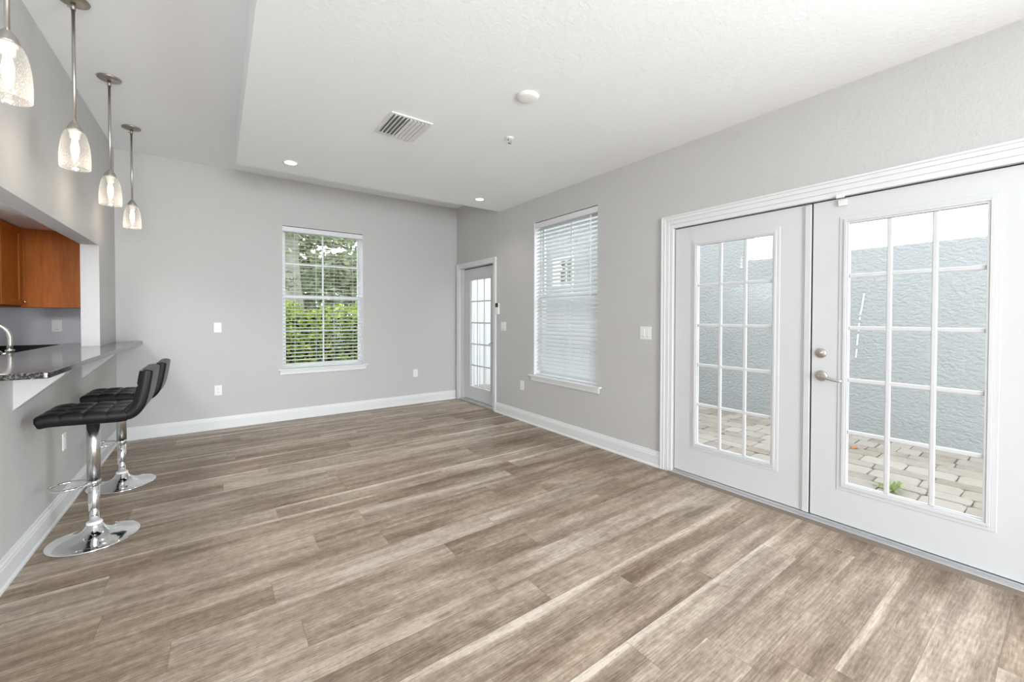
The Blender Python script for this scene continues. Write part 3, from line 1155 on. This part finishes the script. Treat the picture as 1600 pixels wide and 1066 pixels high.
# faucet
fx, fy = -1.262, 4.690
t = thing('kitchen_faucet', 'brushed nickel gooseneck faucet standing behind the bar top', 'faucet', (fx, fy, 0.912))
b = B()
lathe(b, [(0.0, 0.9125), (0.030, 0.9125), (0.030, 0.920), (0.024, 0.930), (0.020, 0.960), (0.020, 1.000), (0.0, 1.000)], 28, (fx, fy, 0))
obj('base', b, M['nickel'], t)
b = B()
lathe(b, [(0.0, 1.000), (0.022, 1.000), (0.0225, 1.008), (0.0225, 1.050), (0.0255, 1.056), (0.0255, 1.064), (0.018, 1.068), (0.0, 1.068)], 28, (fx, fy, 0))
obj('collar', b, M['nickel'], t)
b = B()
sp = [(fx, fy, 1.06), (fx, fy, 1.10), (fx, fy, 1.150)]
for i in range(1, 15):
    a = PI * i / 14 * 0.94
    sp.append((fx - 0.095 + 0.095 * math.cos(a), fy, 1.150 + 0.108 * math.sin(a)))
tube(b, sp, 0.0165, 18)
obj('spout', b, M['nickel'], t)
b = B()
e = sp[-1]
tube(b, [(e[0], e[1], e[2] + 0.006), (e[0] - 0.004, e[1], e[2] - 0.03), (e[0] - 0.006, e[1], e[2] - 0.075)], [0.018, 0.020, 0.018], 18)
obj('spray_head', b, M['nickel'], t)
b = B()
tube(b, [(fx - 0.014, fy, 1.032), (fx - 0.040, fy, 1.032)], 0.015, 18)
tube(b, [(fx - 0.034, fy, 1.032), (fx - 0.046, fy - 0.01, 1.05), (fx - 0.075, fy - 0.03, 1.075)], [0.010, 0.009, 0.007], 12)
obj('handle', b, M['nickel'], t)

# upper cabinets
CB, CT = 1.397, 2.1045
t = thing('wall_cabinet', 'honey brown wall cabinet with knobbed door at the left edge', 'cabinet', (-1.57, 5.06, CB))
b = B()
box(b, -1.744, -1.424, 4.560, 5.535, CB, CT)
obj('carcass', b, M['wood'], t)
b = B()
box(b, -1.424, -1.4235, 4.560, 5.535, CB + 0.004, CT)
obj('gap_shade_sheet', b, M['gap_shade'], t)  # dark sheet behind the doors, gap shade put into its colour
for (a, c_) in ((4.60, 5.020), (5.062, 5.496)):
    b = B()
    fw = 0.055
    xx0, xx1 = -1.4234, -1.402
    for q in ((a, a + fw, CB + 0.014, CT - 0.012), (c_ - fw, c_, CB + 0.014, CT - 0.012), (a + fw, c_ - fw, CB + 0.014, CB + 0.014 + fw), (a + fw, c_ - fw, CT - 0.012 - fw, CT - 0.012)):
        box(b, xx0, xx1, q[0], q[1], q[2], q[3], 0.003)
    dd = obj('door', b, M['wood'], t)
    b = B()
    box(b, xx0, xx0 + 0.012, a + fw - 0.005, c_ - fw + 0.005, CB + 0.014 + fw - 0.005, CT - 0.012 - fw + 0.005)
    obj('door_panel', b, M['wood'], dd)
    if a > 5:
        b = B()
        lathe(b, [(0.0, 0.0), (0.007, 0.0), (0.006, 0.010), (0.013, 0.017), (0.014, 0.023), (0.009, 0.028), (0.0, 0.029)], 22, (-1.402, c_ - 0.022, CB + 0.048), 'x')
        obj('knob', b, M['chrome'], dd)
t = thing('corner_cabinet', 'plain honey brown cabinet end panel in the kitchen corner', 'cabinet', (-1.2, 5.7, CB))
b = B()
box(b, -1.744, XK - 0.002, 5.548, YB - 0.013, CB, CT)
obj('carcass', b, M['wood'], t)
b = B()
box(b, -1.4235, -1.395, 5.5365, 5.5475, CB, CT, 0.002)
obj('corner_stile', b, M['wood'], t)


# ------------------------------------------------------------------ bar stools
def stool_pad():
    """seat pan and backrest as two tufted pads; local: +x is the back, pole at the origin, z=0 floor"""
    # centre line of the upholstery in (x, z), from the front lip to the top of the back
    cl = [(-0.190, 0.744), (-0.15, 0.752), (-0.09, 0.752), (0.0, 0.748), (0.08, 0.744), (0.14, 0.742), (0.180, 0.749),
          (0.206, 0.772), (0.222, 0.802), (0.232, 0.840), (0.241, 0.885), (0.248, 0.930), (0.254, 0.970), (0.258, 1.004)]
    return cl


def smooth_line(cl, n):
    # Catmull-Rom resample
    out = []
    m = len(cl)
    for i in range(m - 1):
        p0, p1, p2, p3 = cl[max(i - 1, 0)], cl[i], cl[i + 1], cl[min(i + 2, m - 1)]
        for k in range(n):
            t_ = k / n
            out.append(tuple(0.5 * ((2 * p1[d]) + (-p0[d] + p2[d]) * t_ + (2 * p0[d] - 5 * p1[d] + 4 * p2[d] - p3[d]) * t_ ** 2 + (-p0[d] + 3 * p1[d] - 3 * p2[d] + p3[d]) * t_ ** 3) for d in range(2)))
    out.append(cl[-1])
    return out


def pad_mesh(cl, s0, s1, half, th, nu, nv, tu, tv, front_side=1):
    """cushion following line cl between arc-length fractions s0..s1; tuft grid tu x tv on the sitting side"""
    L = [0]
    for a, c in zip(cl, cl[1:]):
        L.append(L[-1] + math.hypot(c[0] - a[0], c[1] - a[1]))

    def at(s):
        d = s * L[-1]
        for i in range(len(cl) - 1):
            if d <= L[i + 1] or i == len(cl) - 2:
                f = (d - L[i]) / (L[i + 1] - L[i])
                a, c = cl[i], cl[i + 1]
                p = (a[0] + (c[0] - a[0]) * f, a[1] + (c[1] - a[1]) * f)
                i0, i1 = max(i - 1, 0), min(i + 2, len(cl) - 1)
                tx, tz = cl[i1][0] - cl[i0][0], cl[i1][1] - cl[i0][1]
                q = math.hypot(tx, tz)
                return p, (-tz / q, tx / q)
    bm = B()
    top, bot = [], []
    for i in range(nu + 1):
        u = i / nu
        p, nrm = at(s0 + (s1 - s0) * u)
        rt, rb = [], []
        for j in range(nv + 1):
            v = -1 + 2 * j / nv
            w = half
            # rounded rim
            eu = min(u, 1 - u) * (s1 - s0) * L[-1]
            ev = (1 - abs(v)) * w
            e = min(eu, ev)
            rim = max(0.0, 1 - max(0.0, 1 - e / 0.019) ** 3) ** 0.45
            gu, gv = u * tu, (v + 1) / 2 * tv
            du, dv = abs(gu - round(gu)), abs(gv - round(gv))
            if round(gu) in (0, tu):
                du = 0.5
            if round(gv) in (0, tv):
                dv = 0.5
            groove = 0.006 * math.exp(-(du / 0.05) ** 2) + 0.006 * math.exp(-(dv / 0.05) ** 2)
            puff = 0.005 * (math.sin(PI * (gu % 1)) * math.sin(PI * (gv % 1)))
            ht = (th / 2) * rim + (puff - groove) * rim
            hb = -(th / 2) * rim
            yv = v * w
            rt.append(bm.verts.new((p[0] + nrm[0] * ht, yv, p[1] + nrm[1] * ht)))
            if i in (0, nu) or j in (0, nv):
                rb.append(rt[-1])
            else:
                rb.append(bm.verts.new((p[0] + nrm[0] * hb, yv, p[1] + nrm[1] * hb)))
        top.append(rt)
        bot.append(rb)
    for i in range(nu):
        for j in range(nv):
            for g, rev in ((top, False), (bot, True)):
                q = [g[i][j], g[i + 1][j], g[i + 1][j + 1], g[i][j + 1]]
                if rev:
                    q.reverse()
                f = bm.faces.new(q)
                f.smooth = True
    return bm


def make_stool(x, y, label):
    t = thing('bar_stool', label, 'bar stool', (x, y, 0.0), 'black bar stools')
    cl = smooth_line(stool_pad(), 5)
    obj('seat', pad_mesh(cl, 0.0, 0.565, 0.190, 0.068, 72, 64, 4, 3), M['leather'], t, True)
    obj('backrest', pad_mesh(cl, 0.545, 1.0, 0.190, 0.062, 56, 64, 3, 3), M['leather'], t, True)
    bm = B()
    box(bm, -0.08, 0.08, -0.07, 0.07, 0.709, 0.717, 0.002)
    mount = obj('seat_plate', bm, M['black_plastic'], t, True)
    bm = B()
    tube(bm, [(0.03, 0.02, 0.700), (0.05, 0.10, 0.694), (0.055, 0.165, 0.682), (0.055, 0.18, 0.672)], 0.004, 10)
    lv = obj('height_lever', bm, M['chrome'], t, True)
    bm = B()
    tube(bm, [(0.055, 0.178, 0.676), (0.056, 0.190, 0.664), (0.056, 0.196, 0.645)], [0.007, 0.009, 0.006], 10)
    obj('lever_grip', bm, M['black_plastic'], lv, True)
    bm = B()
    tube(bm, [(0, 0, 0.345), (0, 0, 0.712)], 0.0295, 32)
    obj('column_sleeve', bm, M['brushed_chrome'], t, True)
    bm = B()
    tube(bm, [(0, 0, 0.085), (0, 0, 0.346)], 0.0255, 32)
    obj('column', bm, M['chrome'], t, True)
    bm = B()
    tube(bm, [(0, 0, 0.322), (0, 0, 0.350)], 0.0312, 32)
    cr_ = 0.082
    tube(bm, [(-0.024 - cr_ + cr_ * math.cos(a), cr_ * math.sin(a), 0.334) for a in [2 * PI * k / 48 for k in range(48)]], 0.0065, 12, True, True)
    obj('footrest', bm, M['chrome'], t, True)
    bm = B()
    lathe(bm, [(0.0, 0.0005), (0.200, 0.0005), (0.203, 0.004), (0.201, 0.009), (0.194, 0.0125), (0.150, 0.020), (0.110, 0.030), (0.074, 0.044), (0.050, 0.062), (0.038, 0.082), (0.034, 0.092), (0.0, 0.092)], 64)
    obj('base', bm, M['chrome'], t, True)
    bm = B()
    lathe(bm, [(0.0255, 0.090), (0.036, 0.090), (0.036, 0.099), (0.031, 0.105), (0.0255, 0.105)], 40)
    obj('base_collar', bm, M['plate'], t, True)
    return t


st = make_stool(-0.598, 3.402, 'nearer black tufted bar stool on chrome pedestal at the bar')
lower = dup(st, (-0.612, 4.372, 0.0), 'farther black tufted bar stool, half hidden behind the nearer stool')

for ch in lower.children:
    if ch.name.split('.')[0] in ('seat', 'backrest', 'seat_plate', 'height_lever'):
        ch.location.z -= 0.045

# ------------------------------------------------------------------ outside: patio
XW = 6.10
ZP = -0.06


def pavers():
    bm = B()
    tone = bm.loops.layers.color.new('tone')
    random.seed(21)
    x = XR + 0.17
    while x < XW - 0.02:
        cw = random.choice((0.165, 0.23, 0.23, 0.30))
        x2 = min(x + cw, XW)
        y = -2.0 + random.random() * 0.2
        while y < 7.0:
            ln = random.choice((0.17, 0.24, 0.24, 0.32, 0.32, 0.40))
            y2 = min(y + ln, 7.08)
            g = 0.003
            n0 = len(bm.faces)
            zt = ZP + random.uniform(-0.003, 0.003)
            a, c_, e, f_ = x + g, x2 - g, y + g, y2 - g
            k = 0.024
            if c_ - a > 0.05 and f_ - e > 0.05:
                j = lambda: random.uniform(-0.004, 0.004)
                outer = [(a + j(), e + k), (a + k, e + j()), (c_ - k, e + j()), (c_ + j(), e + k), (c_ + j(), f_ - k), (c_ - k, f_ + j()), (a + k, f_ + j()), (a + j(), f_ - k)]
                mx, my = (a + c_) / 2, (e + f_) / 2
                inn = [(mx + (p - mx) * 0.965, my + (q - my) * 0.965) for p, q in outer]
                V0 = [bm.verts.new((p, q, zt - 0.03)) for p, q in outer]
                V1 = [bm.verts.new((p, q, zt - 0.006)) for p, q in outer]
                V2 = [bm.verts.new((p, q, zt)) for p, q in inn]
                fs = [bm.faces.new(V2)]
                for i in range(8):
                    i2 = (i + 1) % 8
                    fs.append(bm.faces.new((V0[i], V0[i2], V1[i2], V1[i])))
                    fs.append(bm.faces.new((V1[i], V1[i2], V2[i2], V2[i])))
                tv = random.random()
                for f in fs:
                    for lp in f.loops:
                        lp[tone] = (tv, tv, tv, 1)
            y = y2
            if y >= 7.07:
                break
        x = x2
    return bm


o = obj('patio_paving', pavers(), M['paver'])
tag(o, 'pale tumbled paver patio outside the french doors', 'patio', None, 'structure')
b = B()
box(b, XR + 0.02, XW + 0.0, -2.4, 7.2, -0.25, ZP - 0.016)
o = obj('joint_sand', b, plain('dark_joint_sand', (0.22, 0.20, 0.17), 0.95, 0, 0.1, 0.3, 40), o)
b = B()
box(b, -14, 16, YB + 0.2, 24, -0.22, -0.10)
o = obj('lawn', b, M['sidewalk'])
tag(o, 'ground outside the back window', 'ground', None, 'structure')

sw = struct('wall_patio', wall_mesh('x', XW, XW + 0.2, 2.745, 7.3, -0.25, 4.2, [(6.22, 6.90, 1.98, 2.61)]), M['stucco'],
            'tall grey stucco wall across the patio', 'wall')
fwl = struct('wall_patio_low', wall_mesh('x', XW + 0.003, XW + 0.2, -2.4, 2.744, -0.25, 2.12, []), M['stucco'],
             'lower grey stucco wall across the patio', 'wall')
b = B()
random.seed(4)
ln = [(1.459, 1.590), (1.470, 1.48), (1.487, 1.36), (1.497, 1.28)]
for (ya, za), (yb_, zb) in (((1.457, 1.600), (1.472, 1.470)), ((1.472, 1.465), (1.490, 1.350)), ((1.492, 1.325), (1.496, 1.290)), ((1.499, 1.255), (1.505, 1.160)), ((1.507, 1.125), (1.516, 0.990)), ((1.518, 0.950), (1.524, 0.845))):
    prism(b, [(ya - 0.006, za), (ya + 0.007, za - 0.003), (yb_ + 0.007, zb), (yb_ - 0.006, zb + 0.003)], 'x', XW - 0.002, XW + 0.004)
obj('streak_mark', b, M['white_streak'], fwl)  # broken row of thin white streaks on the low wall
# white framed opening high in the tall wall
b = B()
for q in ((6.22, 6.27, 1.98, 2.61), (6.85, 6.90, 1.98, 2.61), (6.27, 6.85, 1.98, 2.02), (6.27, 6.85, 2.57, 2.61)):
    box(b, XW - 0.01, XW + 0.19, *q)
box(b, XW + 0.09, XW + 0.11, 6.55, 6.575, 2.02, 2.57)
obj('opening_frame', b, M['trim'], sw)

t = thing('vinyl_fence', 'white vertical board fence closing the end of the patio', 'fence', (4.7, 7.1, -0.06))
b = B()
random.seed(3)
x = XR + 0.2
while x < XW - 0.05:
    w = 0.14
    box(b, x + 0.004, min(x + w - 0.004, XW - 0.01), 7.09, 7.115, -0.08, 2.9, 0.004)
    x += w
obj('boards', b, M['vinyl'], t)
b = B()
for z in (0.25, 1.35, 2.55):
    box(b, XR + 0.2, XW - 0.01, 7.1155, 7.15, z, z + 0.10)
obj('rails', b, M['vinyl'], t)


def weed(x, y, label):
    random.seed(8)
    bm = B()
    for k in range(22):
        a = random.random() * 2 * PI
        r = random.uniform(0.09, 0.19)
        h = random.uniform(0.02, 0.09)
        d = Vector((math.cos(a), math.sin(a), 0))
        s = Vector((-d.y, d.x, 0)) * 0.009
        p0 = Vector((x, y, ZP))
        p1 = p0 + d * r * 0.5 + Vector((0, 0, h))
        p2 = p0 + d * r + Vector((0, 0, h * 0.75))
        v = [bm.verts.new(q) for q in (p0 - s * 0.5, p0 + s * 0.5, p1 + s, p1 - s, p2)]
        bm.faces.new((v[0], v[1], v[2], v[3]))
        bm.faces.new((v[3], v[2], v[4]))
    return tag(obj('weed_tuft', bm, M['weed'], None, False, None, (x, y, ZP), False), label, 'weed')


weed(4.34, 0.842, 'small green weed growing between the patio pavers')


def dead_leaf(x, y, label):
    bm = B()
    pts = [(-0.05, 0, 0.006), (-0.02, 0.026, 0.018), (0.02, 0.022, 0.014), (0.055, 0.0, 0.020), (0.02, -0.024, 0.010), (-0.02, -0.022, 0.016)]
    c = bm.verts.new((x, y, ZP + 0.008))
    V = [bm.verts.new((x + p[0], y + p[1], ZP + p[2])) for p in pts]
    W_ = [bm.verts.new((x + p[0], y + p[1], ZP + p[2] - 0.002)) for p in pts]
    for i in range(6):
        bm.faces.new((c, V[i], V[(i + 1) % 6]))
        bm.faces.new((V[i], W_[i], W_[(i + 1) % 6], V[(i + 1) % 6]))
    return tag(obj('fallen_leaf', bm, M['deadleaf'], None, False, None, (x, y, ZP), False), label, 'leaf')


dead_leaf(5.43, 1.36, 'curled reddish brown leaf fallen on the far pavers')


# ------------------------------------------------------------------ outside: greenery
def leaves(bm, n, sampler, size):
    for k in range(n):
        p = Vector(sampler())
        s = size * random.uniform(0.6, 1.3)
        u = Vector((random.gauss(0, 1), random.gauss(0, 1), random.gauss(0, 0.7))).normalized()
        w = u.cross(Vector((random.gauss(0, 1), random.gauss(0, 1), random.gauss(0, 1)))).normalized()
        a, c_, d, e = p - u * s, p + w * s * 0.42, p + u * s, p - w * s * 0.42
        bm.faces.new([bm.verts.new(q) for q in (a, c_, d, e)])


random.seed(11)
t = thing('hedge', 'yellow-green hedge with painted sunlit leaves outside the back window', 'hedge', (1.6, 8.3, -0.1))
b = B()


def hs():
    x = random.uniform(-0.6, 5.0)
    top = 1.56 + 0.10 * math.sin(x * 3.1) + 0.07 * math.sin(x * 7.7 + 1)
    y = 7.55 + random.random() ** 1.5 * 1.0
    return (x, y, random.uniform(-0.1, top))


leaves(b, 15000, hs, 0.055)
obj('foliage', b, M['hedge'], t, fix=False)
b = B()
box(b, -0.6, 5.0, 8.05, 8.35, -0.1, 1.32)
obj('dark_core_box', b, plain('dark_hedge_core', (0.02, 0.035, 0.012), 0.95), t)  # solid dark box inside the leaves


t = thing('shrubbery', 'grey green shrubbery far behind the hedge', 'shrub', (3.5, 22, -0.1))
b = B()
leaves(b, 12000, lambda: (random.uniform(-1.5, 15), 21.6 + random.random() * 1.2, random.uniform(-0.1, 3.0 + 0.4 * random.random())), 0.20)
obj('foliage', b, M['tree'], t, fix=False)


def tree(x, y, h, r, crown, label, nl, seed, zlow, blobs=9, leaf=0.09):
    random.seed(seed)
    t = thing('tree', label, 'tree', (x, y, -0.1), 'trees outside the back window')
    bm = B()
    pts = [(x + 0.05 * math.sin(i * 0.9), y, -0.1 + h * i / 9) for i in range(10)]
    tube(bm, pts, [r * (1.15 - 0.06 * i) for i in range(10)], 18)
    for k in range(6):
        z = h * random.uniform(0.35, 0.8)
        a = random.random() * 2 * PI
        tube(bm, [(x, y, z), (x + math.cos(a) * 0.7, y + math.sin(a) * 0.7, z + 0.5), (x + math.cos(a) * 1.6, y + math.sin(a) * 1.6, z + 0.8)], [r * 0.4, r * 0.28, r * 0.1], 8)
    obj('trunk', bm, M['bark'], t)
    bm = B()
    cs = [(x + random.uniform(-1, 1) * crown, y + random.uniform(-0.6, 0.9) * crown, random.uniform(zlow, h + 0.6), random.uniform(0.45, 0.9)) for _ in range(blobs)]

    def smp():
        c = random.choice(cs)
        d = Vector((random.gauss(0, 1), random.gauss(0, 1), random.gauss(0, 0.75))).normalized()
        return (c[0] + d.x * c[3], c[1] + d.y * c[3], c[2] + d.z * c[3] * 0.75)
    leaves(bm, nl, smp, leaf)
    obj('crown', bm, M['tree'], t, fix=False)
    return t


tree(1.22, 9.0, 4.6, 0.17, 1.1, 'tree with thick pale trunk close behind the hedge', 5200, 5, 2.4, 12)
tree(3.9, 11.6, 4.8, 0.13, 1.5, 'leafy tree behind the hedge, right half of the back window', 11000, 6, 1.0, 22, 0.10)
tree(2.0, 17.6, 6.2, 0.15, 2.4, 'farthest leafy tree filling the middle of the back window', 13000, 9, 1.0, 26, 0.14)
far_tree = tree(8.4, 8.9, 4.0, 0.12, 1.0, 'dark tree seen through the small opening in the stucco wall', 9000, 12, 1.4, 14, 0.10)
del far_tree['group']
